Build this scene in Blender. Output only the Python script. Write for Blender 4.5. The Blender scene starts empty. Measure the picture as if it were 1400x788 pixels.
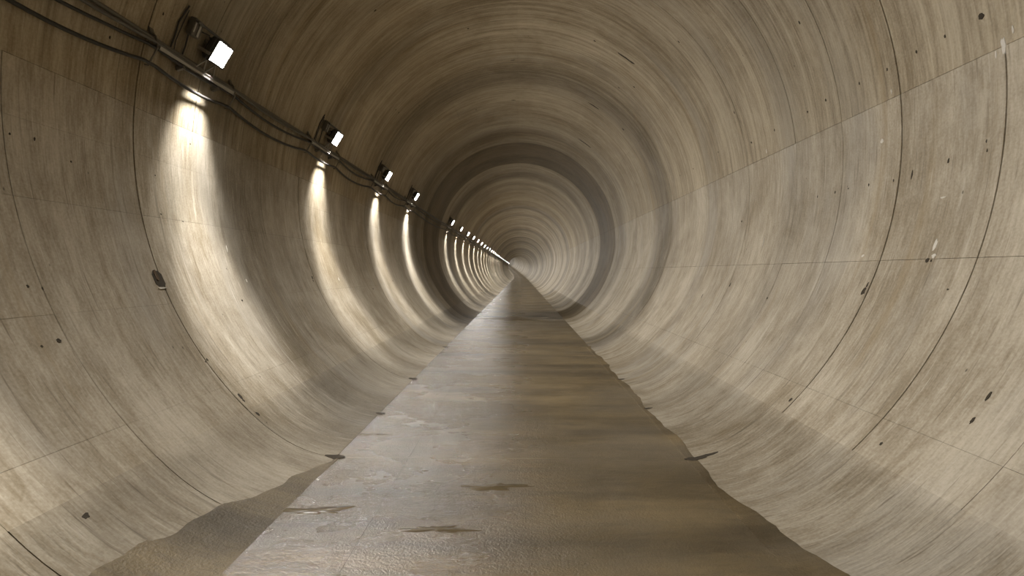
import bpy, math, random
from mathutils import Vector, Matrix
random.seed(7)
PI = math.pi
R = math.radians
SC = bpy.context.scene
COL = SC.collection

# ------------------------------------------------------------------ camera
RAD = 3.0            # lining radius (m)
AXZ = 2.5            # height of tunnel axis over the floor
CAMX, CAMZ = 0.063, 1.485
FPX = 700.0          # focal length in pixels of the 1400 px wide frame
cam_d = bpy.data.cameras.new('camera')
cam_d.sensor_width = 36.0
cam_d.lens = FPX / 1400.0 * 36.0
cam_d.clip_start = 0.05
cam_d.clip_end = 1000
cam = bpy.data.objects.new('camera', cam_d)
COL.objects.link(cam)
cam.location = (CAMX, 0, CAMZ)
cam.rotation_euler = (R(90) - math.atan(22 / FPX), 0, math.atan(12 / FPX))
SC.camera = cam

# ------------------------------------------------------------------ world, exposure
w = bpy.data.worlds.new('world')
SC.world = w
w.use_nodes = True
w.node_tree.nodes['Background'].inputs[0].default_value = (0, 0, 0, 1)
w.node_tree.nodes['Background'].inputs[1].default_value = 0.0
vs = SC.view_settings
vs.view_transform = 'Standard'
vs.look = 'None'
vs.gamma = 1
vs.use_curve_mapping = False
vs.exposure = -0.10
SC.cycles.max_bounces = 6
SC.cycles.diffuse_bounces = 5
SC.cycles.glossy_bounces = 3
SC.cycles.sample_clamp_indirect = 4.0
SC.cycles.blur_glossy = 0.6
LAMP_E = 400.0       # radiance of a lamp glass
LOW_W = 720.0         # narrow beam a lamp throws down its own wall
SPOT_W = 330.0        # spill on the wall right under a lamp
FAN_W = 250.0        # broad fan a lamp throws across the tunnel
LAMP_COL = (1.0, 0.98, 0.957)

# ------------------------------------------------------------------ helpers
def bend(s):
    """lateral and vertical shift of the tunnel axis at chainage s"""
    d = max(0.0, s - 100.0)
    return -d * d / 4000.0, d * d / 5760.0

def P(t, s, r=RAD):
    """point on the lining: t degrees counter-clockwise from the right springline"""
    bx, bz = bend(s)
    return Vector((r * math.cos(R(t)) + bx, s, AXZ + r * math.sin(R(t)) + bz))

def L(a):            # angle measured upwards from the left springline
    return 180.0 - a

def link(name, verts, faces, mat, parent=None, smooth=False, loc=None):
    me = bpy.data.meshes.new(name)
    me.from_pydata([tuple(v) for v in verts], [], faces)
    me.materials.append(mat)
    if smooth:
        me.polygons.foreach_set('use_smooth', [True] * len(me.polygons))
    o = bpy.data.objects.new(name, me)
    COL.objects.link(o)
    if parent:
        o.parent = parent
    if loc:
        o.location = loc
    return o

def inst(name, me, parent=None, loc=None):
    o = bpy.data.objects.new(name, me)
    COL.objects.link(o)
    if parent:
        o.parent = parent
    if loc:
        o.location = loc
    return o

def empty(name, loc=(0, 0, 0)):
    o = bpy.data.objects.new(name, None)
    o.empty_display_size = 0.1
    COL.objects.link(o)
    o.location = loc
    return o

def tag(o, label, cat=None, group=None, kind=None):
    if label: o['label'] = label
    if cat: o['category'] = cat
    if group: o['group'] = group
    if kind: o['kind'] = kind
    return o

class MB:
    def __init__(self):
        self.v, self.f = [], []
    def add(self, vs, fs):
        n = len(self.v)
        self.v += [Vector(v) for v in vs]
        self.f += [tuple(i + n for i in f) for f in fs]
    def box(self, c, size, M=None, bev=0.0):
        sx, sy, sz = [a / 2 for a in size]
        b = min(bev, sx * .9, sy * .9, sz * .9)
        pts = []
        if b <= 0:
            pts = [Vector((x * sx, y * sy, z * sz)) for x in (-1, 1) for y in (-1, 1) for z in (-1, 1)]
            fs = [(0, 1, 3, 2), (4, 6, 7, 5), (0, 4, 5, 1), (2, 3, 7, 6), (0, 2, 6, 4), (1, 5, 7, 3)]
        else:        # chamfered box: convex hull of 24 points
            import bmesh
            bm = bmesh.new()
            for x in (-1, 1):
                for y in (-1, 1):
                    for z in (-1, 1):
                        bm.verts.new((x * (sx - b), y * (sy - b), z * sz))
                        bm.verts.new((x * (sx - b), y * sy, z * (sz - b)))
                        bm.verts.new((x * sx, y * (sy - b), z * (sz - b)))
            bmesh.ops.convex_hull(bm, input=bm.verts)
            bm.verts.index_update()
            pts = [v.co.copy() for v in bm.verts]
            fs = [tuple(v.index for v in f.verts) for f in bm.faces]
            bm.free()
        c = Vector(c)
        pts = [((M @ p) if M else p) + c for p in pts]
        self.add(pts, fs)
    def tube(self, pts, r, n=8, cap=True):
        pts = [Vector(p) for p in pts]
        base = len(self.v)
        up = None
        for i, p in enumerate(pts):
            a = pts[max(0, i - 1)]; b = pts[min(len(pts) - 1, i + 1)]
            d = (b - a).normalized()
            if up is None:
                up = Vector((0, 0, 1)) if abs(d.z) < .9 else Vector((1, 0, 0))
            x = d.cross(up).normalized()
            y = x.cross(d).normalized()
            up = y
            for k in range(n):
                q = 2 * PI * k / n
                self.v.append(p + (x * math.cos(q) + y * math.sin(q)) * r)
        for i in range(len(pts) - 1):
            for k in range(n):
                k2 = (k + 1) % n
                self.f.append((base + i * n + k, base + i * n + k2, base + (i + 1) * n + k2, base + (i + 1) * n + k))
        if cap:
            self.f.append(tuple(base + k for k in range(n))[::-1])
            e = base + (len(pts) - 1) * n
            self.f.append(tuple(e + k for k in range(n)))
    def build(self, name, mat, parent=None, smooth=False):
        return link(name, self.v, self.f, mat, parent, smooth)

def cam_ray(px, py):
    d = Vector(((px - 700) / FPX, -(py - 394) / FPX, -1.0))
    return (cam.rotation_euler.to_matrix() @ d).normalized()

def hit(px, py):
    """(t, s) where a sight line meets the circular lining"""
    d = cam_ray(px, py)
    ox, oz = CAMX, CAMZ - AXZ
    a = d.x * d.x + d.z * d.z
    b = 2 * (ox * d.x + oz * d.z)
    c = ox * ox + oz * oz - RAD * RAD
    k = (-b + math.sqrt(b * b - 4 * a * c)) / (2 * a)
    x, z = ox + k * d.x, oz + k * d.z
    t = math.degrees(math.atan2(z, x))
    if t < -90: t += 360
    return t, k * d.y

def floor_hit(px, py):
    d = cam_ray(px, py)
    k = -CAMZ / d.z
    return CAMX + k * d.x, k * d.y

# ------------------------------------------------------------------ materials
def nt(name):
    m = bpy.data.materials.new(name)
    m.use_nodes = True
    t = m.node_tree
    t.nodes.clear()
    out = t.nodes.new('ShaderNodeOutputMaterial')
    b = t.nodes.new('ShaderNodeBsdfPrincipled')
    t.links.new(b.outputs[0], out.inputs[0])
    return m, t, b

class G:
    """tiny node-graph writer"""
    def __init__(self, t): self.t = t
    def lk(self, sock, v):
        if isinstance(v, bpy.types.NodeSocket): self.t.links.new(v, sock)
        else: sock.default_value = v
    def math(self, op, a, b=0.0, c=None, clamp=False):
        n = self.t.nodes.new('ShaderNodeMath'); n.operation = op; n.use_clamp = clamp
        self.lk(n.inputs[0], a); self.lk(n.inputs[1], b)
        if c is not None: self.lk(n.inputs[2], c)
        return n.outputs[0]
    def vec(self, x, y, z=0.0):
        n = self.t.nodes.new('ShaderNodeCombineXYZ')
        self.lk(n.inputs[0], x); self.lk(n.inputs[1], y); self.lk(n.inputs[2], z)
        return n.outputs[0]
    def scale(self, v, s):
        n = self.t.nodes.new('ShaderNodeVectorMath'); n.operation = 'MULTIPLY'
        self.lk(n.inputs[0], v); n.inputs[1].default_value = s
        return n.outputs[0]
    def off(self, v, s):
        n = self.t.nodes.new('ShaderNodeVectorMath'); n.operation = 'ADD'
        self.lk(n.inputs[0], v); n.inputs[1].default_value = s
        return n.outputs[0]
    def noise(self, v, sc=1.0, det=5.0, rough=.55, dist=0.0):
        n = self.t.nodes.new('ShaderNodeTexNoise')
        self.lk(n.inputs['Vector'], v)
        n.inputs['Scale'].default_value = sc; n.inputs['Detail'].default_value = det
        n.inputs['Roughness'].default_value = rough; n.inputs['Distortion'].default_value = dist
        return n.outputs[0]
    def ramp(self, v, a, b, x=0.0, y=1.0):
        n = self.t.nodes.new('ShaderNodeMapRange'); n.interpolation_type = 'SMOOTHSTEP'
        self.lk(n.inputs[0], v)
        n.inputs[1].default_value = a; n.inputs[2].default_value = b
        n.inputs[3].default_value = x; n.inputs[4].default_value = y
        return n.outputs[0]
    def mix(self, f, a, b, mode='MIX'):
        n = self.t.nodes.new('ShaderNodeMix'); n.data_type = 'RGBA'; n.blend_type = mode
        self.lk(n.inputs[0], f)
        self.lk(n.inputs[6], a if isinstance(a, bpy.types.NodeSocket) else (*a, 1))
        self.lk(n.inputs[7], b if isinstance(b, bpy.types.NodeSocket) else (*b, 1))
        return n.outputs[2]
    def grey(self, v):
        n = self.t.nodes.new('ShaderNodeCombineColor')
        for i in range(3): self.lk(n.inputs[i], v)
        return n.outputs[0]
    def bump(self, h, strength, dist=.01, normal=None):
        n = self.t.nodes.new('ShaderNodeBump')
        n.inputs['Strength'].default_value = strength; n.inputs['Distance'].default_value = dist
        self.lk(n.inputs['Height'], h)
        if normal is not None: self.lk(n.inputs['Normal'], normal)
        return n.outputs[0]
    def uv(self):
        """(girth in metres, chainage, 0) around the tunnel, from world position"""
        g = self.t.nodes.new('ShaderNodeNewGeometry')
        sp = self.t.nodes.new('ShaderNodeSeparateXYZ')
        self.t.links.new(g.outputs['Position'], sp.inputs[0])
        x, y, z = sp.outputs
        d = self.math('MAXIMUM', self.math('SUBTRACT', y, 100.0), 0.0)
        d2 = self.math('MULTIPLY', d, d)
        x = self.math('ADD', x, self.math('DIVIDE', d2, 4000.0))
        zz = self.math('SUBTRACT', self.math('SUBTRACT', z, AXZ), self.math('DIVIDE', d2, 5760.0))
        th = self.math('ARCTAN2', x, zz)
        return self.math('MULTIPLY', th, RAD), y, x, z

def concrete(name, tint=(1, 1, 1), wet=0.0, ku=1):
    m, t, b = nt(name)
    g = G(t)
    u, y, x, z = g.uv()
    v = g.vec(u, y, 0.0)
    streak = g.noise(g.scale(v, (1.1 * ku, 8.0 / math.sqrt(ku), 1)), 1, 5, .68, .3)
    fine = g.noise(g.scale(v, (7.0, 45.0, 1)), 1, 2, .6)
    blotch = g.noise(g.scale(v, (.85, 1.3, 1)), 1, 8, .70, .5)
    pour = g.noise(g.scale(v, (.03, .55, 1)), 1, 3, .65)
    grain = g.noise(v, 60, 2, .6)
    f = g.math('ADD', g.math('MULTIPLY', streak, .42 if ku == 1 else .75), g.math('MULTIPLY', blotch, .62 if ku == 1 else .5))
    f = g.math('ADD', f, g.math('MULTIPLY', pour, .60))
    f = g.math('ADD', f, g.math('MULTIPLY', fine, .26))
    f = g.math('ADD', f, g.math('MULTIPLY', grain, .22))       # mean about 1.19
    f = g.ramp(f, .80 if ku == 1 else .90, 1.32 if ku == 1 else 1.42)
    col = g.mix(f, (.190, .146, .084), (.515, .455, .354))
    band = g.ramp(g.noise(g.off(g.scale(v, (.02, .33, 1)), (1.5, 6.2, 3)), 1, 2, .5), .38, .62, .56, 1.08)
    col = g.mix(1.0, col, g.grey(band), 'MULTIPLY')
    # grey weathered areas and ochre run-off stains that follow the girth
    gre = g.ramp(g.noise(g.off(g.scale(v, (.3, 1.1, 1)), (9, 4, 2)), 1, 4, .6), .50, .72)
    col = g.mix(g.math('MULTIPLY', gre, .40), col, (.37, .345, .30))
    och = g.ramp(g.noise(g.off(g.scale(v, (.16, 3.4, 1)), (3, 17, 5)), 1, 5, .62, .3), .57, .72)
    col = g.mix(g.math('MULTIPLY', och, .42), col, (.27, .195, .095))
    dk = g.ramp(g.noise(g.off(g.scale(v, (.5, 15.0, 1)), (31, 1, 5)), 1, 3, .7), .60, .74)
    col = g.mix(g.math('MULTIPLY', dk, .5), col, (.12, .095, .06))
    scr = g.noise(g.off(g.scale(v, (1.3 * ku, 34.0, 1)), (11, 3, 8)), 1, 3, .7)
    col = g.mix(g.ramp(scr, .58, .70, 0, .55), col, (.13, .10, .06))
    col = g.mix(g.ramp(scr, .30, .41, .38, 0), col, (.60, .545, .45))
    # pale lime bloom
    lime = g.math('MULTIPLY', g.ramp(g.noise(g.off(g.scale(v, (.9, 9.0, 1)), (7, 7, 7)), 1, 4, .75), .64, .74),
                  g.ramp(g.noise(g.off(v, (2, 5, 9)), 1.1, 2, .5), .52, .66))
    col = g.mix(g.math('MULTIPLY', lime, .7), col, (.66, .63, .57))
    # blow holes
    vo = t.nodes.new('ShaderNodeTexVoronoi')
    vo.inputs['Scale'].default_value = 5.5
    t.links.new(g.scale(v, (.8, 1.5, 1)), vo.inputs['Vector'])
    sc = t.nodes.new('ShaderNodeSeparateColor'); t.links.new(vo.outputs['Color'], sc.inputs[0])
    pit = g.math('MULTIPLY', g.ramp(vo.outputs['Distance'], .03, .07, 1, 0), g.ramp(sc.outputs[0], .80, .83))
    col = g.mix(g.math('MULTIPLY', pit, .75), col, (.05, .038, .022))
    # each panel was cast on its own
    oi = t.nodes.new('ShaderNodeObjectInfo')
    k = g.math('MULTIPLY_ADD', oi.outputs['Random'], .07, .965)
    col = g.mix(1.0, col, g.grey(k), 'MULTIPLY')
    col = g.mix(1.0, col, tint, 'MULTIPLY')
    t.links.new(col, b.inputs['Base Color'])
    g.lk(b.inputs['Roughness'], g.ramp(streak, .3, .7, .52 - wet, .74 - wet))
    b.inputs['Specular IOR Level'].default_value = .35
    h = g.math('ADD', g.math('MULTIPLY', streak, .6), g.math('MULTIPLY', fine, .35))
    t.links.new(g.bump(h, .65, .012), b.inputs['Normal'])
    return m

def wet_floor(name, silt=False, tint=(1, 1, 1)):
    m, t, b = nt(name)
    g = G(t)
    u, y, x, z = g.uv()
    v = g.vec(x, y, 0.0)
    st = g.noise(g.scale(v, (.55, 2.6, 1)), 1, 7, .62, .3)
    bl = g.noise(g.scale(v, (.7, .5, 1)), 1, 5, .6)
    fi = g.noise(g.scale(v, (7, 26, 1)), 1, 4, .65)
    f = g.math('ADD', g.math('MULTIPLY', st, .7), g.math('ADD', g.math('MULTIPLY', bl, .45), g.math('MULTIPLY', fi, .2)))
    f = g.ramp(f, .5, .85)
    col = g.mix(f, (.072, .050, .021), (.190, .138, .066))
    gr = g.ramp(g.noise(g.off(v, (4, 8, 1)), .55, 4, .6), .45, .65)
    col = g.mix(g.math('MULTIPLY', gr, .4), col, (.14, .122, .095))
    pale = g.ramp(g.noise(g.off(g.scale(v, (.8, 5, 1)), (4, 2, 1)), 1, 5, .65), .55, .85)
    col = g.mix(g.math('MULTIPLY', pale, .30), col, (.30, .25, .18))
    dk = g.ramp(g.noise(g.off(g.scale(v, (.7, 3.4, 1)), (14, 2, 1)), 1, 5, .7), .56, .76)
    col = g.mix(g.math('MULTIPLY', dk, .6), col, (.05, .038, .02))
    band = g.ramp(g.noise(g.off(g.scale(v, (.05, .6, 1)), (1.5, 3.2, 3)), 1, 4, .6), .36, .62, .5, 1.12)
    col = g.mix(1.0, col, g.grey(band), 'MULTIPLY')
    col = g.mix(1.0, col, tint, 'MULTIPLY')
    t.links.new(col, b.inputs['Base Color'])
    # standing film of water: the low left half of the floor is the wettest
    wetn = g.noise(g.off(g.scale(v, (.9, 1.5, 1)), (5, 2, 7)), 1, 5, .6, .2)
    side = g.ramp(x, -.5, .9, 0, .16)
    rg = g.math('ADD', g.ramp(wetn, .36, .66, .19 if not silt else .42, .34 if not silt else .55), side)
    g.lk(b.inputs['Roughness'], rg)
    if not silt:
        coat = True
        g.lk(b.inputs['Coat Weight'], g.ramp(x, -.3, .8, 1.0, .1))
        b.inputs['Coat Roughness'].default_value = .19
    b.inputs['Specular IOR Level'].default_value = .85 if not silt else .4
    rip = g.noise(g.scale(v, (16, 24, 1)), 1, 3, .6, .5)
    gra = g.noise(v, 75, 3, .6)
    lo = g.noise(g.scale(v, (1.2, 5.5, 1)), 1, 4, .55)
    h = g.math('ADD', g.math('MULTIPLY', rip, .55), g.math('MULTIPLY', gra, .45))
    h = g.math('ADD', h, g.math('MULTIPLY', lo, .85))
    nrm = g.bump(h, .6, .02)
    t.links.new(nrm, b.inputs['Normal'])
    t.links.new(nrm, b.inputs['Coat Normal'])
    return m

def simple(name, col, rough=.5, metal=0.0, var=.25, scale=30):
    m, t, b = nt(name)
    g = G(t)
    tc = t.nodes.new('ShaderNodeTexCoord')
    n = g.noise(tc.outputs['Object'], scale, 4, .6)
    c = g.mix(n, tuple(a * (1 - var) for a in col), tuple(min(1, a * (1 + var)) for a in col))
    t.links.new(c, b.inputs['Base Color'])
    g.lk(b.inputs['Roughness'], g.ramp(n, .3, .7, max(.03, rough - .08), min(1, rough + .08)))
    b.inputs['Metallic'].default_value = metal
    t.links.new(g.bump(n, .08, .002), b.inputs['Normal'])
    return m

def glow(name, col, e):
    m = bpy.data.materials.new(name)
    m.use_nodes = True
    t = m.node_tree; t.nodes.clear()
    out = t.nodes.new('ShaderNodeOutputMaterial')
    em = t.nodes.new('ShaderNodeEmission')
    em.inputs[0].default_value = (*col, 1); em.inputs[1].default_value = e
    t.links.new(em.outputs[0], out.inputs[0])
    return m

M_CONC = concrete('cast_concrete')
M_CROWN = concrete('crown_concrete', (.93, .90, .83), 0, .4)
M_STAIN_SHADE = concrete('stained_shade_tinted_concrete', (.52, .47, .38))  # seepage stain, with the shade of the lampless stretch painted in
M_BACK = simple('joint_filler', (.03, .022, .013), .9)
M_FLOOR = wet_floor('wet_concrete_floor')
M_FLOOR_STAIN_SHADE = wet_floor('stained_shade_tinted_floor', False, (.42, .42, .42))  # floor in the lamp gap: stain and painted shade in one dark tint
M_SILT = wet_floor('wet_silt', True, (1.18, 1.22, 1.28))
M_SILT_EDGE = wet_floor('wet_brown_silt', True)
M_SPALL = simple('broken_concrete', (.045, .034, .02), .95, 0, .5, 60)
M_PATCH = simple('lime_deposit', (.62, .58, .50), .6, 0, .2, 40)
M_RUST = simple('rusted_steel', (.10, .065, .035), .85, .2, .5, 40)
M_CABLE = simple('black_cable_sheath', (.022, .020, .017), .45)
M_GREYC = simple('grey_cable_sheath', (.10, .09, .075), .5)
M_STEEL = simple('galvanised_steel', (.42, .40, .36), .38, .85)
M_DULL = simple('dull_painted_steel', (.16, .145, .12), .5, .5)
M_HOUSE = simple('dark_lamp_casting', (.07, .067, .06), .45, .3)
M_GLASS = glow('lit_lamp_glass', LAMP_COL, LAMP_E)
M_GLASS.cycles.emission_sampling = 'FRONT'
def water():
    m, t, b = nt('puddle_water')
    g = G(t)
    gm = t.nodes.new('ShaderNodeNewGeometry')
    n = g.noise(g.scale(gm.outputs['Position'], (3, 8, 1)), 1, 3, .5)
    t.links.new(g.mix(n, (.075, .055, .028), (.13, .100, .055)), b.inputs['Base Color'])
    b.inputs['Roughness'].default_value = .2
    b.inputs['IOR'].default_value = 1.33
    t.links.new(g.bump(n, .12, .01), b.inputs['Normal'])
    return m
M_WATER = water()

# ------------------------------------------------------------------ tunnel lining
wall_right = tag(empty('wall_right', (0, 0, AXZ)), 'right curved concrete wall of the tunnel with cast panels', kind='structure')
wall_left = tag(empty('wall_left', (0, 0, AXZ)), 'left curved concrete wall of the tunnel below the lamps', kind='structure')
ceiling = tag(empty('ceiling', (0, 0, AXZ)), 'curved concrete crown of the tunnel overhead', kind='structure')
floor = tag(empty('floor'), 'flat wet concrete tunnel floor running into the distance', kind='structure')

T_HR = -45.0                                       # below this both walls run out in a fillet
T_HL = 180 + 45.0                                  # the left wall runs out in a smooth fillet
FX = 1.42                                          # half width of the flat floor

MESHES = {}
def panel_mesh(t0, t1, ln, g0, g1, gt0, gt1, mat):
    key = (round(t0, 2), round(t1, 2), round(ln, 3), g0, g1, gt0, gt1, mat.name)
    if key in MESHES: return MESHES[key]
    a0 = t0 + math.degrees(gt0 / RAD); a1 = t1 - math.degrees(gt1 / RAD)
    n = max(3, int((a1 - a0) / 1.6)); ns = max(1, int(ln / .8))
    ch = .004
    V, F, S = [], [], []
    def pt(a, y, r): return (r * math.cos(R(a)), y, r * math.sin(R(a)))
    ys = [g0 + (ln - g0 - g1) * j / ns for j in range(ns + 1)]
    for j in range(ns + 1):
        for i in range(n + 1):
            V.append(pt(a0 + (a1 - a0) * i / n, ys[j], RAD))
    for j in range(ns):
        for i in range(n):
            q = j * (n + 1) + i
            F.append((q, q + n + 1, q + n + 2, q + 1)); S.append(True)
    def rim(list_in):
        b = len(V)
        for (a, y) in list_in: V.append(pt(a, y, RAD))
        for (a, y) in list_in: V.append(pt(a, y, RAD + .045))
        k = len(list_in)
        for i in range(k - 1):
            F.append((b + i, b + i + 1, b + k + i + 1, b + k + i)); S.append(False)
    arc = [a0 + (a1 - a0) * i / n for i in range(n + 1)]
    rim([(a, ys[0]) for a in arc]); rim([(a, ys[-1]) for a in arc][::-1])
    rim([(a0, y) for y in ys][::-1]); rim([(a1, y) for y in ys])
    me = bpy.data.meshes.new('lining_panel')
    me.from_pydata(V, [], F)
    me.polygons.foreach_set('use_smooth', S)
    me.materials.append(mat)
    MESHES[key] = me
    return me

MAIN = {4.03: .007, 7.03: .0055, 10.03: .005, 13.03: .005, 16.03: .005, 19.03: .005, 22.03: .005, 25.03: .005, 28.03: .005, 31.03: .005, 1.03: .004}
far_j = [13.03, 16.03, 19.03, 22.03, 25.03, 28.03, 31.03]
JR = [1.03, 2.39, 3.18, 4.03, 4.75, 5.53, 6.67, 8.2, 10.03, 11.5] + far_j
JL = [1.03, 2.11, 3.0, 4.03, 5.11, 6.0, 7.03, 8.5, 10.03, 11.5] + far_j
JC = [1.03, 1.9, 2.8, 4.03, 4.75, 5.53, 6.67, 7.6, 8.6, 10.03, 11.5] + far_j
STRONG = {3.18: .005, 3.0: .0035, 4.75: .003, 5.53: .003, 6.67: .003}
def gap(s): return MAIN.get(s, STRONG.get(s, .0016))

def lay(root, joints, bands, gl):
    for j in range(len(joints) - 1):
        s0, s1 = joints[j], joints[j + 1]
        for i in range(len(bands) - 1):
            me = panel_mesh(bands[i], bands[i + 1], s1 - s0, gap(s0), gap(s1), gl[i], gl[i + 1], M_STAIN_SHADE if abs(s0 - 16.03) < .01 else (M_CROWN if root is ceiling else M_CONC))
            o = inst('lining_panel', me, root, (0, s0, 0))
            k = 1 + random.uniform(-.0003, .0003)
            o.scale = (k, 1, k)
lay(wall_right, JR, [T_HR, -39.8, -18.0, 6.7], [0, .0009, .0013, .0016])
lay(ceiling, JC, [6.7, 34, 62, 90, 118, 146, L(5.5)], [.0016, .0006, .0006, .0006, .0006, .0006, .0012])
lay(wall_left, JL, [L(5.5), L(-1.4), L(-10.8), L(-25.0), L(-40.0), T_HL], [.0012, .0006, .0009, .0005, .0006, 0])

def shell(name, root, t0, t1, s0, s1, step, mat, r=RAD, groove=False, n=None):
    """a long stretch of lining; groove adds a recessed ring joint at every step"""
    n = n or max(4, int((t1 - t0) / 3))
    rows = []
    s = s0
    while s < s1 - 1e-6:
        e = min(s + step, s1)
        if groove:
            rows += [(s, r + .02), (s + .012, r + .02), (s + .0121, r), (e - .0001, r)]
        else:
            rows += [(s, r)]
        s = e
    rows.append((s1, r))
    V, F = [], []
    for (y, rr) in rows:
        for i in range(n + 1):
            p = P(t0 + (t1 - t0) * i / n, y, rr)
            V.append((p.x, p.y, p.z - AXZ))
    for j in range(len(rows) - 1):
        for i in range(n):
            q = j * (n + 1) + i
            F.append((q, q + n + 1, q + n + 2, q + 1))
    o = link(name, V, F, mat, root)
    me = o.data
    me.polygons.foreach_set('use_smooth', [True] * len(me.polygons))
    if groove:
        try: me.set_sharp_from_angle(angle=R(30))
        except Exception: pass
    return o
SEND = 420.0
for root, a, b in ((wall_right, T_HR, 6.7), (ceiling, 6.7, L(5.5)), (wall_left, L(5.5), T_HL)):
    shell('joint_backing', root, a - .3, b + .3, 1.0, 31.1, 6, M_BACK, RAD + .04)
    shell('far_lining', root, a, b, 31.03, 121.03, 3.0, M_CONC, groove=True)
    shell('distant_lining', root, a, b, 121.03, SEND, 3.0, M_CONC)
    shell('near_lining', root, a, b, -26, 1.03, 3.0, M_CONC)

# haunches at the foot of both walls
def foot(side, f):
    """wall foot from the floor edge (f = 0) up to the circle (f = 1)"""
    x2, z2 = RAD * math.cos(R(45)), AXZ - RAD * math.sin(R(45))
    x1, z1 = 1.785, .035
    return (side * ((1 - f) ** 2 * FX + 2 * f * (1 - f) * x1 + f * f * x2), 2 * f * (1 - f) * z1 + f * f * z2)
def haunch(root, side, s0, s1, g=.004, seg=None):
    n_ = 10
    k = seg or 1
    V, F = [], []
    for j in range(k + 1):
        y = s0 + g + (s1 - s0 - 2 * g) * j / k
        bx, bz = bend(y)
        for i in range(n_):
            x_, z_ = foot(side, i / (n_ - 1))
            V.append((x_ + bx, y, z_ + .001 + bz - AXZ))
    for j in range(k):
        for i in range(n_ - 1):
            q = j * n_ + i
            F.append((q, q + 1, q + n_ + 1, q + n_) if side < 0 else (q, q + n_, q + n_ + 1, q + 1))
    # end faces going down
    for j in (0, k):
        b = len(V)
        for i in range(n_):
            x, y, z = V[j * n_ + i]; V.append((x, y, z - .05))
        for i in range(n_ - 1):
            F.append((j * n_ + i, j * n_ + i + 1, b + i + 1, b + i))
    return link('haunch_slab', V, F, M_STAIN_SHADE if abs(s0 - 16.03) < .01 else M_CONC, root, True)
HJ = [1.03, 4.03, 7.03, 10.03] + far_j
for root, sd, hj in ((wall_right, 1, [1.03, 2.39, 3.18, 4.03, 4.75, 5.53] + HJ[2:]), (wall_left, -1, [1.03, 2.11, 3.0] + HJ[1:])):
    for j in range(len(hj) - 1):
        haunch(root, sd, hj[j], hj[j + 1], .003)
    haunch(root, sd, -26, 1.03, 0, 4)
    haunch(root, sd, 31.03, SEND, 0, 130)

# floor slabs, each a shallow block with its own edges
def slab(s0, s1, x0, x1, g=.0015, GX=.0004):
    V = []
    for (x, y) in ((x0 + GX, s0 + g), (x1 - GX, s0 + g), (x1 - GX, s1 - g), (x0 + GX, s1 - g)):
        V.append((x, y, -.05))
    e = .0012
    for (x, y) in ((x0 + GX, s0 + g), (x1 - GX, s0 + g), (x1 - GX, s1 - g), (x0 + GX, s1 - g)):
        V.append((x, y, -e))
    for (x, y) in ((x0 + GX + e, s0 + g + e), (x1 - GX - e, s0 + g + e), (x1 - GX - e, s1 - g - e), (x0 + GX + e, s1 - g - e)):
        V.append((x, y, 0))
    F = [(8, 9, 10, 11)]
    for a in (0, 4):
        for i in range(4):
            F.append((a + i, a + (i + 1) % 4, a + 4 + (i + 1) % 4, a + 4 + i))
    return link('slab', V, F, M_FLOOR_STAIN_SHADE if abs(s0 - 16.03) < .01 else M_FLOOR, floor)
for j in range(len(HJ) - 1):
    slab(HJ[j], HJ[j + 1], -FX, -.83)
    slab(HJ[j], HJ[j + 1], -.83, FX)
V, F = [], []
ys = [-26, 1.03]
link('near_floor', [(-FX, -26, 0), (FX, -26, 0), (FX, 1.03, 0), (-FX, 1.03, 0)], [(0, 1, 2, 3)], M_FLOOR, floor)
link('floor_base', [(-2, .9, -.03), (2, .9, -.03), (2, 31.2, -.03), (-2, 31.2, -.03)], [(0, 1, 2, 3)], M_BACK, floor)
V, F = [], []
k = 0
s = 31.03
while s < SEND:
    bx, bz = bend(s)
    V += [(-FX + bx, s, bz), (FX + bx, s, bz)]
    if k: F.append((2 * k - 2, 2 * k - 1, 2 * k + 1, 2 * k))
    k += 1; s += 3.0
link('far_floor', V, F, M_FLOOR, floor)

# ------------------------------------------------------------------ silt along the floor edges
def prof(side, q):
    """point q of the way up the wall foot from the floor edge (negative: metres out on the floor)"""
    if q <= 0: return side * (FX + q), .0
    x, z = foot(side, q)
    return x, z + .001
def silt(name, side, rows, label, mat):
    V, F = [], []
    n = 7
    for (s, q0, q1) in rows:
        for i in range(n + 1):
            q = q0 + (q1 - q0) * i / n
            x, z = prof(side, q)
            lift = .003 * math.sin(PI * min(1, max(0, i / n))) + (.0008 if 0 < i < n else -.004)
            V.append((x - side * lift * .3, s, z + lift))
    for j in range(len(rows) - 1):
        for i in range(n):
            a = j * (n + 1) + i
            F.append((a, a + 1, a + n + 2, a + n + 1) if side < 0 else (a, a + n + 1, a + n + 2, a + 1))
    o = link(name, V, F, mat, None, True)
    return tag(o, label, 'silt', kind='stuff')
rows = []
for j in range(61):
    s = 1.2 + (4.0 - 1.2) * j / 60
    f = (s - 1.2) / 2.8
    q = .62 * (1 - max(0, (f - .45) / .55) ** 1.2) + .03 * math.sin(s * 9) + .015 * math.sin(s * 23 + 1)
    rows.append((s, -.04, min(.97, max(.0, q))))
silt('silt_bank', -1, rows, 'smooth dark wet silt fanning up the foot of the left wall', M_SILT)
rows = []
for j in range(141):
    s = 1.2 + 9.0 * j / 140
    q = .3 * max(0, 1 - max(0, s - 2.0) / 1.6) + .05 + .03 * math.sin(s * 3.1 + .4) + .018 * math.sin(s * 8.7) + random.uniform(-.012, .012)
    rows.append((s, -.06, min(.95, max(.012, q))))
silt('silt_bank', 1, rows, 'ragged brown silt edge lapping onto the foot of the right wall', M_SILT_EDGE)

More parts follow.
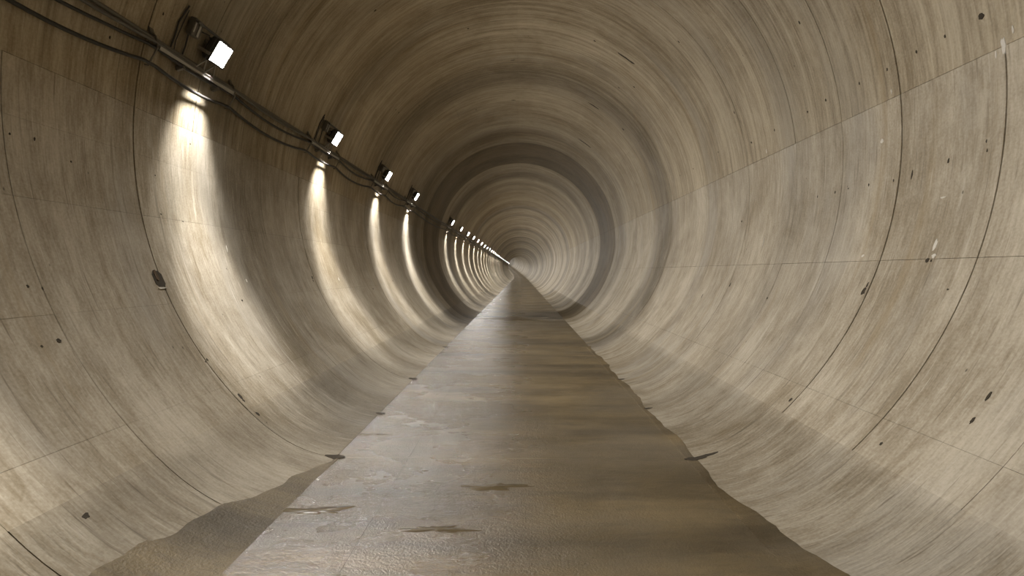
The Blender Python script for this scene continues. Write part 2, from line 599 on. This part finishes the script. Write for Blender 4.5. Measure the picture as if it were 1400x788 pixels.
# ------------------------------------------------------------------ broken spots, pockets and deposits in the lining
def mark(root, px, py, lw, lt, mat=M_SPALL, name='spall', tilt=0.0, proud=.003, square=False):
    """irregular chip on the lining; lw metres along the tunnel, lt metres along the girth"""
    t, s = hit(px, py)
    n = 12
    V, F = [], []
    ring = []
    for k in range(n):
        a = 2 * PI * k / n
        rr = random.uniform(.62, 1.1)
        c, sn = math.cos(a), math.sin(a)
        if square:
            mx = max(abs(c), abs(sn)); c, sn = c / mx, sn / mx; rr = random.uniform(.92, 1.04)
        du, ds = sn * rr * lt / 2, c * rr * lw / 2
        ds += tilt * du
        ring.append((t + math.degrees(du / RAD), s + ds))
    for (a, y) in ring:
        p = P(a, y, RAD + .003); V.append((p.x, p.y, p.z - AXZ))
    for (a, y) in ring:
        p = P(t + (a - t) * .9, s + (y - s) * .9, RAD - proud); V.append((p.x, p.y, p.z - AXZ))
    p = P(t, s, RAD - proud * .6); V.append((p.x, p.y, p.z - AXZ))
    for k in range(n):
        k2 = (k + 1) % n
        F.append((k, k2, n + k2, n + k)); F.append((n + k, n + k2, 2 * n))
    return link(name, V, F, mat, root)
# the square pocket on the left joint, with its broken pale lip
mark(wall_left, 217, 382, .115, .155, M_SPALL, 'pocket', .1, .003, True)
mark(wall_left, 213, 377, .035, .10, M_RUST, 'pocket_plate', .1, .007, True)
mark(wall_left, 221, 394, .11, .022, M_PATCH, 'pocket_lip', 0, .007)
for (x, y, a, b) in ((329, 543, .035, .08), (333, 548, .02, .035), (352, 566, .03, .05), (366, 580, .022, .045), (372, 584, .02, .03),
                     (388, 596, .02, .03), (408, 604, .02, .025), (283, 492, .02, .03), (281, 495, .014, .02), (427, 380, .04, .06), (428, 384, .02, .03),
                     (117, 706, .05, .035), (80, 466, .035, .03), (57, 474, .015, .02), (38, 392, .02, .025), (58, 395, .012, .03), (331, 411, .03, .025),
                     (250, 303, .012, .014), (260, 197, .012, .014), (97, 221, .012, .02), (47, 190, .012, .03), (13, 183, .012, .02), (212, 240, .012, .012),
                     (220, 293, .02, .014), (510, 395, .03, .03), (537, 384, .03, .03)):
    mark(wall_left, x, y, a, b)
for (x, y, a, b) in ((1181, 398, .05, .085), (1186, 390, .018, .06), (1247, 239, .02, .075), (1297, 220, .016, .05), (1268, 356, .035, .04), (1273, 357, .02, .02),
                     (1222, 247, .014, .03), (1188, 253, .016, .03), (1142, 263, .014, .03), (1118, 269, .016, .025), (1160, 258, .016, .02), (1350, 206, .012, .03),
                     (1349, 193, .012, .03), (1296, 396, .018, .015), (1081, 547, .03, .045), (1024, 597, .03, .05), (1049, 408, .025, .03), (998, 390, .02, .07),
                     (960, 405, .018, .08), (1352, 542, .02, .07), (1330, 575, .02, .06), (1205, 607, .02, .03), (1059, 178, .022, .035), (1027, 195, .02, .03),
                     (982, 208, .02, .03), (1004, 154, .02, .04), (1014, 303, .02, .03), (1292, 50, .016, .03), (1253, 71, .02, .03), (1342, 22, .045, .05),
                     (1175, 114, .014, .03), (1213, 95, .014, .03), (948, 231, .02, .03), (930, 240, .02, .03), (1104, 153, .02, .03), (1129, 137, .02, .03), (1028, 195, .02, .03)):
    mark(wall_right if hit(x, y)[0] < 6.7 else ceiling, x, y, a, b)
for (x, y, a, b) in ((855, 79, .05, .34), (864, 85, .035, .12), (812, 145, .06, .34), (800, 196, .08, .5), (701, 82, .03, .10), (702, 137, .035, .12), (651, 150, .03, .05),
                     (545, 154, .03, .05), (813, 56, .03, .05), (867, 119, .03, .05), (573, 144, .03, .03), (541, 150, .03, .03), (640, 39, .03, .04), (513, 14, .03, .05),
                     (928, 57, .02, .05), (852, 177, .05, .08), (1093, 31, .02, .04), (846, 120, .02, .05), (223, 19, .015, .03), (150, 51, .015, .03)):
    mark(ceiling, x, y, a, b)
for (x, y, a, b) in ((337, 384, .03, .07), (463, 382, .05, .09), (310, 340, .02, .12), (1372, 62, .05, .16), (1362, 75, .02, .09), (1385, 40, .02, .08), (1048, 207, .03, .08),
                     (1219, 125, .02, .07), (1279, 335, .05, .14), (1277, 350, .06, .06), (1206, 193, .06, .06), (1290, 270, .08, .02), (1044, 330, .02, .2), (1180, 350, .05, .04)):
    mark(wall_left if x < 700 else (wall_right if hit(x, y)[0] < 6.7 else ceiling), x, y, a * .7, b * .7, M_PATCH, 'lime_deposit', 0, .003)

# dark notches where a ring joint meets the floor
def notch(root, side, s, lw, f0, f1):
    V, F = [], []
    n = 6
    for i in range(n + 1):
        f = f0 + (f1 - f0) * i / n
        x, z = foot(side, max(0, f))
        if f < 0: x, z = side * (FX + f * .5), 0.0
        wd = lw * (math.sin(PI * (i + .4) / (n + .8)) * random.uniform(.7, 1.2))
        for d in (-wd / 2, wd / 2):
            V.append((x - side * .002, s + d + .15 * (f - f0) * lw, z + .005 - AXZ))
    for i in range(n):
        F.append((2 * i, 2 * i + 1, 2 * i + 3, 2 * i + 2))
    base = len(V)
    V += [(x, y, z - .006) for (x, y, z) in V]
    for i in range(n):
        for a in (0, 1):
            F.append((2 * i + a, 2 * i + 2 + a, base + 2 * i + 2 + a, base + 2 * i + a))
    link('joint_notch', V, F, M_SPALL, root)
for sd, root, lst in ((-1, wall_left, ((4.03, .10, -.15, .12), (7.03, .12, -.1, .1), (10.03, .12, -.1, .08), (5.3, .06, -.12, .05))),
                      (1, wall_right, ((4.03, .07, -.12, .16), (4.06, .04, .05, .3), (5.53, .05, -.05, .1), (7.03, .06, -.05, .1)))):
    for (s, a, b, c) in lst: notch(root, sd, s, a, b, c)

# ------------------------------------------------------------------ puddles on the floor
def puddle(px, py, rx, ry, label, seed):
    rnd = random.Random(seed)
    cx, cy = floor_hit(px, py)
    n = 60
    ph = [rnd.uniform(0, 6.28) for _ in range(5)]
    def rad(a):
        return 1 + .25 * math.sin(2 * a + ph[0]) + .25 * math.sin(3 * a + ph[1]) + .18 * math.sin(5 * a + ph[2]) + .14 * math.sin(9 * a + ph[3]) + .08 * math.sin(15 * a + ph[4])
    V = [(0, 0, 0.0012)]; F = []
    for kf, z in ((.97, .0012), (1.0, -.001)):
        for k in range(n):
            a = 2 * PI * k / n
            V.append((math.cos(a) * rx * rad(a) * kf, math.sin(a) * ry * rad(a) * kf, z))
    for k in range(n):
        k2 = (k + 1) % n
        F.append((0, 1 + k, 1 + k2)); F.append((1 + k, 1 + n + k, 1 + n + k2, 1 + k2))
    o = link('puddle', V, F, M_WATER, None, True, (cx, cy, 0))
    return tag(o, label, 'puddle', 'puddles on the tunnel floor')
puddle(432, 698, .17, .055, 'small dark puddle near the left floor edge close to the camera', 1)
puddle(676, 666, .20, .05, 'thin brown puddle in the middle of the near floor', 2)
puddle(600, 724, .16, .04, 'narrow puddle nearest the camera in the left half of the floor', 3)
puddle(500, 594, .15, .03, 'shallow brown puddle touching the left floor edge beyond the silt', 4)
puddle(710, 436, 1.25, .55, 'wide dark puddle right across the floor in the unlit stretch', 5)
puddle(890, 505, .50, .22, 'flat puddle along the right floor edge halfway down the lit stretch', 6)

# ------------------------------------------------------------------ lamps, trays, cables
LAMPS = [-4.3, -1.28, 1.74, 4.72, 7.70, 10.70, 13.60]
s = 20.8
while s < 330:
    LAMPS.append(s); s += 3.1
LA, LR = 20.0, 2.87        # lamp face: degrees over the left springline, radius
TA = 15.2                  # tray angle

def frame(a, s, r):
    """location and axes at the left wall: n into the tunnel, g up the girth, y along"""
    p = P(L(a), s, r)
    c, sn = math.cos(R(L(a))), math.sin(R(L(a)))
    return p, Vector((-c, 0, -sn)), Vector((sn, 0, -c)), Vector((0, 1, 0))

FN = Vector((.85, 0, -.52)).normalized()           # the glass looks across the tunnel and down
FXA = Vector((0, 1, 0))
FYA = FN.cross(FXA)
FM = Matrix((FXA, FYA, FN)).transposed()
LW, LH, LD = .195, .185, .06

def in_lamp(p):            # world point relative to the lamp origin (on the wall below the lamp) of the lamp at s = 0
    return Vector(p) - ORI
ORI = P(L(LA), 0.0, RAD)
def lamp_parts(detail):
    """meshes of a floodlight around its fixing point on the wall"""
    D = {}
    c = in_lamp(P(L(LA), 0, LR))
    b = MB(); b.box(c - FN * (LD / 2 + .008), (LW + .03, LH + .03, LD), FM, .012)
    D['housing'] = (b, M_HOUSE)
    b = MB(); b.box(c - FN * .003, (LW, LH, .01), FM)
    D['glass'] = (b, M_GLASS)
    b = MB()
    w2, h2 = (LW + .03) / 2, (LH + .03) / 2
    for sx in (-1, 1):
        b.box(c + FXA * sx * (w2 - .004) + FN * .004, (.012, LH + .03, .016), FM)
    for sy in (-1, 1):
        b.box(c + FYA * sy * (h2 - .004) + FN * .004, (LW + .03, .012, .016), FM)
    D['bezel'] = (b, M_HOUSE)
    b = MB()
    e = in_lamp(P(L(LA + 1.2), -.02, RAD))
    b.tube([c - FN * (LD + .005), e + Vector((.03, 0, 0)), e], .014, 8)
    b.box(e, (.02, .10, .10), Matrix.Rotation(R(-LA), 3, 'Y'), .003)
    D['wall_arm'] = (b, M_DULL)
    if detail:
        for i in range(6):
            b = MB(); b.box(c - FN * (LD + .017) + FXA * (i - 2.5) * .033, (.006, LH - .02, .024), FM)
            D['heat_fin.%d' % i] = (b, M_HOUSE)
        # yoke round the sides
        b = MB()
        for sx in (-1, 1):
            b.box(c + FXA * sx * (w2 + .012) - FN * .06 - FYA * .05, (.006, .03, .13), FM)
            b.tube([c + FXA * sx * (w2 + .020) - FN * .035 - FYA * .05, c + FXA * sx * (w2 - .002) - FN * .035 - FYA * .05], .012, 8)
        b.box(c - FN * .125 - FYA * .05, (LW + .06, .03, .006), FM)
        D['yoke'] = (b, M_STEEL)
        # zig-zag strut down to the tray
        t0 = in_lamp(P(L(TA + .5), -.16, 2.955)); t1 = in_lamp(P(L(TA + .5), -.03, 2.955)); t2 = in_lamp(P(L(TA + .5), .12, 2.955))
        u0 = c - FYA * h2 - FXA * .06 - FN * .04; u1 = c - FYA * h2 + FXA * .07 - FN * .04
        b = MB()
        b.tube([t0, u0], .007, 6); b.tube([u0, t1], .007, 6); b.tube([t1, u1], .007, 6); b.tube([u1, t2], .007, 6)
        D['strut'] = (b, M_STEEL)
        # junction box on the wall, nearer the camera, with two bright straps
        j, n, gdir, yd = frame(LA + 1.6, -.29, RAD - .05)
        JM = Matrix((n, yd, gdir)).transposed()
        j = in_lamp(j)
        b = MB(); b.box(j, (.06, .11, .15), JM, .008)
        D['junction_box'] = (b, M_DULL)
        b = MB(); b.box(j + n * .036 + yd * .005, (.012, .022, .13), JM, .002)
        D['cover_strap'] = (b, M_STEEL)
        b = MB(); b.box(j + n * .034 - yd * .05, (.012, .014, .09), JM, .002)
        D['cover_strap.1'] = (b, M_STEEL)
        # rail along the top that carries lamp and box
        b = MB()
        r0 = c + FYA * (h2 + .012) - FN * .05
        b.box(r0 + Vector((0, -.13, 0)), (.46, .02, .035), FM, .003)
        D['top_rail'] = (b, M_HOUSE)
        # lead from the box to the lamp and down to the tray
        b = MB()
        q0 = j + n * .03 + yd * .05
        b.tube([q0, q0 + n * .05 + yd * .03, c - FN * (LD + .04) + FYA * .03, c - FN * (LD + .0)], .006, 6)
        D['lead'] = (b, M_CABLE)
        b = MB()
        ps = [j - gdir * .06]
        for a, yy in ((LA + .2, -.30), (LA - 1.6, -.29), (TA + 1, -.30)):
            ps.append(in_lamp(P(L(a), yy, RAD - .02)))
        b.tube(ps, .007, 6)
        D['drop_wire'] = (b, M_CABLE)
        b = MB()
        ps = [in_lamp(P(L(a), yy, RAD - .012)) for a, yy in ((TA + 1, -.44), (TA + 3.5, -.425), (LA + 1, -.43), (LA + 3.2, -.40), (LA + 4.2, -.385))]
        b.tube(ps, .007, 6)
        ps = [in_lamp(P(L(a), yy, RAD - .012)) for a, yy in ((TA + 1, -.39), (TA + 3.0, -.40), (LA + 1, -.385), (LA + 3.6, -.37))]
        b.tube(ps, .004, 6)
        D['wall_wire'] = (b, M_CABLE)
    return D

def make_lamp_meshes(detail):
    out = []
    for nm, (b, m) in lamp_parts(detail).items():
        me = bpy.data.meshes.new(nm.split('.')[0])
        me.from_pydata([tuple(v) for v in b.v], [], b.f)
        me.materials.append(m)
        if nm == 'glass':
            me.materials.append(M_HOUSE)
            for p in me.polygons:
                p.material_index = 0 if abs(p.normal.dot(FN)) > .9 and (p.center - in_lamp(P(L(LA), 0, LR)) + FN * .003).dot(FN) > 0 else 1
        out.append((nm.split('.')[0], me))
    return out
LM_FULL, LM_FAR = make_lamp_meshes(True), make_lamp_meshes(False)

spot_d = bpy.data.lights.new('lamp_beam', 'SPOT')
spot_d.energy = SPOT_W
spot_d.color = LAMP_COL
spot_d.spot_size = R(56)
spot_d.spot_blend = 1.0
spot_d.shadow_soft_size = .06

low_d = bpy.data.lights.new('lamp_low_beam', 'SPOT')
low_d.energy = LOW_W
low_d.color = LAMP_COL
low_d.spot_size = R(37)
low_d.spot_blend = 1.0
low_d.shadow_soft_size = .08

fan_d = bpy.data.lights.new('lamp_fan', 'SPOT')
fan_d.energy = FAN_W
fan_d.color = LAMP_COL
fan_d.spot_size = R(128)
fan_d.spot_blend = 1.0
fan_d.shadow_soft_size = .06

ORD = ['nearest', 'second', 'third', 'fourth', 'fifth', 'sixth', 'seventh', 'eighth', 'ninth', 'tenth', 'eleventh', 'twelfth']
vis = 0
for s in LAMPS:
    o = empty('floodlight', P(L(LA), s, RAD))
    near = s < 22
    made = {}
    for nm, me in (LM_FULL if near else LM_FAR):
        pp = inst(nm, me, made.get({'heat_fin': 'housing', 'bezel': 'housing', 'cover_strap': 'junction_box'}.get(nm), o))
        made.setdefault(nm, pp)
    if s < 260:
        beams = [(fan_d, P(L(LA), 0, LR) + FN * .03, Vector((.66, 0, -.75))),
                 (low_d, P(L(LA - 2.6), 0, 2.83), Vector((.02, 0, -1))),
                 (spot_d, P(L(LA - 2.6), 0, 2.83), Vector((-.45, 0, -1)))]
        for dat, loc, dr in beams[:(3 if s < 75 else 1)]:
            l = bpy.data.objects.new(dat.name, dat)
            COL.objects.link(l)
            l.parent = o
            l.location = in_lamp(loc)
            zz = -dr.normalized(); yy = Vector((0, 1, 0)); xx = yy.cross(zz)
            l.rotation_euler = Matrix((xx, yy, zz)).transposed().to_euler()
    if s < 2:
        tag(o, 'square floodlight on the left wall beside or behind the camera', 'floodlight', 'floodlights behind the view')
    elif vis < 4:
        tag(o, ['large square floodlight nearest the camera on the upper left wall', 'second floodlight from the camera in the row on the left wall',
                'third floodlight from the camera in the row on the left wall', 'fourth floodlight from the camera, last before the unlit stretch'][vis],
            'floodlight', 'floodlights along the left wall')
    elif vis < 12:
        tag(o, '%s floodlight from the camera, %s beyond the unlit stretch' % (ORD[vis], ['first', 'second', 'third', 'fourth', 'fifth', 'sixth', 'seventh', 'eighth'][vis - 4]),
            'floodlight', 'floodlights along the left wall')
    else:
        tag(o, 'tiny far floodlight merged in the bright line towards the bend', 'floodlight', 'far floodlights merging into a line')
    if s > 2: vis += 1

# trays: one steel channel under each lamp with two hanger straps
def tray_meshes():
    def q(a, y, r): return P(L(a), y, r) - P(L(TA), 0, RAD)
    out = []
    b = MB()
    y0, y1 = -.62, .46
    prof_ = [(TA + .25, RAD - .002), (TA + .25, 2.93), (TA + .75, 2.925), (TA + .75, 2.922), (TA - .1, 2.922), (TA - .05, RAD - .002)]
    n = len(prof_)
    vs_ = [q(a, y0, r) for a, r in prof_] + [q(a, y1, r) for a, r in prof_]
    b.add(vs_, [(i, (i + 1) % n, n + (i + 1) % n, n + i) for i in range(n)] + [tuple(range(n))[::-1], tuple(range(n, 2 * n))])
    out.append(('channel', b, M_STEEL))
    for y in (-.66, .44):
        b = MB()
        b.tube([q(TA + 2.0, y, 2.992), q(TA + 1.6, y, 2.95), q(TA, y, 2.91), q(12.9, y, 2.945), q(12.2, y, 2.955), q(12.2, y, 2.985)], .007, 6)
        b.box(q(TA + 2.1, y, 2.994), (.016, .05, .06), Matrix.Rotation(R(-TA), 3, 'Y'), .002)
        out.append(('hanger', b, M_DULL))
    for y in (-.3, .2):
        b = MB(); b.box(q(TA - .7, y, 2.965), (.07, .03, .035), Matrix.Rotation(R(-TA), 3, 'Y'), .002)
        out.append(('bracket', b, M_DULL))
    return out
TM = []
for nm, b, m in tray_meshes():
    me = bpy.data.meshes.new(nm); me.from_pydata([tuple(v) for v in b.v], [], b.f); me.materials.append(m)
    TM.append((nm, me))
vis = 0
for s in LAMPS:
    if s > 62: break
    if s < 0: continue
    o = empty('cable_tray', P(L(TA), s, RAD))
    for nm, me in TM: inst(nm, me, o)
    if s < 2:
        tag(o, 'steel cable tray beside the camera just outside the view', 'cable tray', 'cable trays under the floodlights')
    else:
        vis += 1
        if vis <= 8:
            tag(o, 'short steel cable tray below the %s floodlight from the camera' % ORD[vis - 1], 'cable tray', 'cable trays under the floodlights')
        else:
            tag(o, 'tiny far cable tray below the merging floodlights', 'cable tray', 'far cable trays')

# hangers sit at s-.66 and s+.44 of each lamp: the slack cables hang between them
HANG = sorted([x for l in LAMPS if l < 140 for x in (l - .66, l + .44)])
def sag_angle(s, base, sag):
    prev = max([h for h in HANG if h <= s], default=None); nxt = min([h for h in HANG if h > s], default=None)
    if prev is None or nxt is None: return base
    w_ = nxt - prev
    f = (s - prev) / w_
    return base - sag * 4 * f * (1 - f) * min(1.0, w_ / 1.9) ** 1.5
def run(name, fa, fr, rad, mat, label, s1, n=8, near_step=.13):
    pts = []
    s = -1.2
    while s < s1:
        pts.append(P(L(fa(s)), s, fr(s)))
        s += near_step if s < 32 else (.5 if s < 70 else 2.5)
    b = MB(); b.tube(pts, rad, n)
    o = b.build(name, mat, None, True)
    return tag(o, label, 'cable' if 'cable' in name else 'conduit', 'cables along the left wall')
wob = lambda s, k, a: a * math.sin(s * k) + a * .5 * math.sin(s * k * 2.3 + 1)
run('conduit_pipe', lambda s: TA + 1.05 + wob(s, .7, .04), lambda s: 2.962, .019, M_DULL, 'straight grey conduit pipe running just below the floodlights', 330)
run('power_cable', lambda s: sag_angle(s, TA + .75, .55) + wob(s, 1.3, .05), lambda s: 2.93, .014, M_GREYC, 'grey power cable lying along the front of the trays', 200)
run('power_cable', lambda s: sag_angle(s, TA + .1, 1.3) - max(0, 3.6 - s) * .7, lambda s: 2.95, .013, M_CABLE, 'thin black cable sagging slightly under the conduit pipe', 140)
run('power_cable', lambda s: sag_angle(s, 12.75, 1.5 if s > 5 else 1.9) + wob(s, 2.1, .04), lambda s: 2.955, .015, M_CABLE, 'lowest black cable hanging in loops from the hooks', 140)
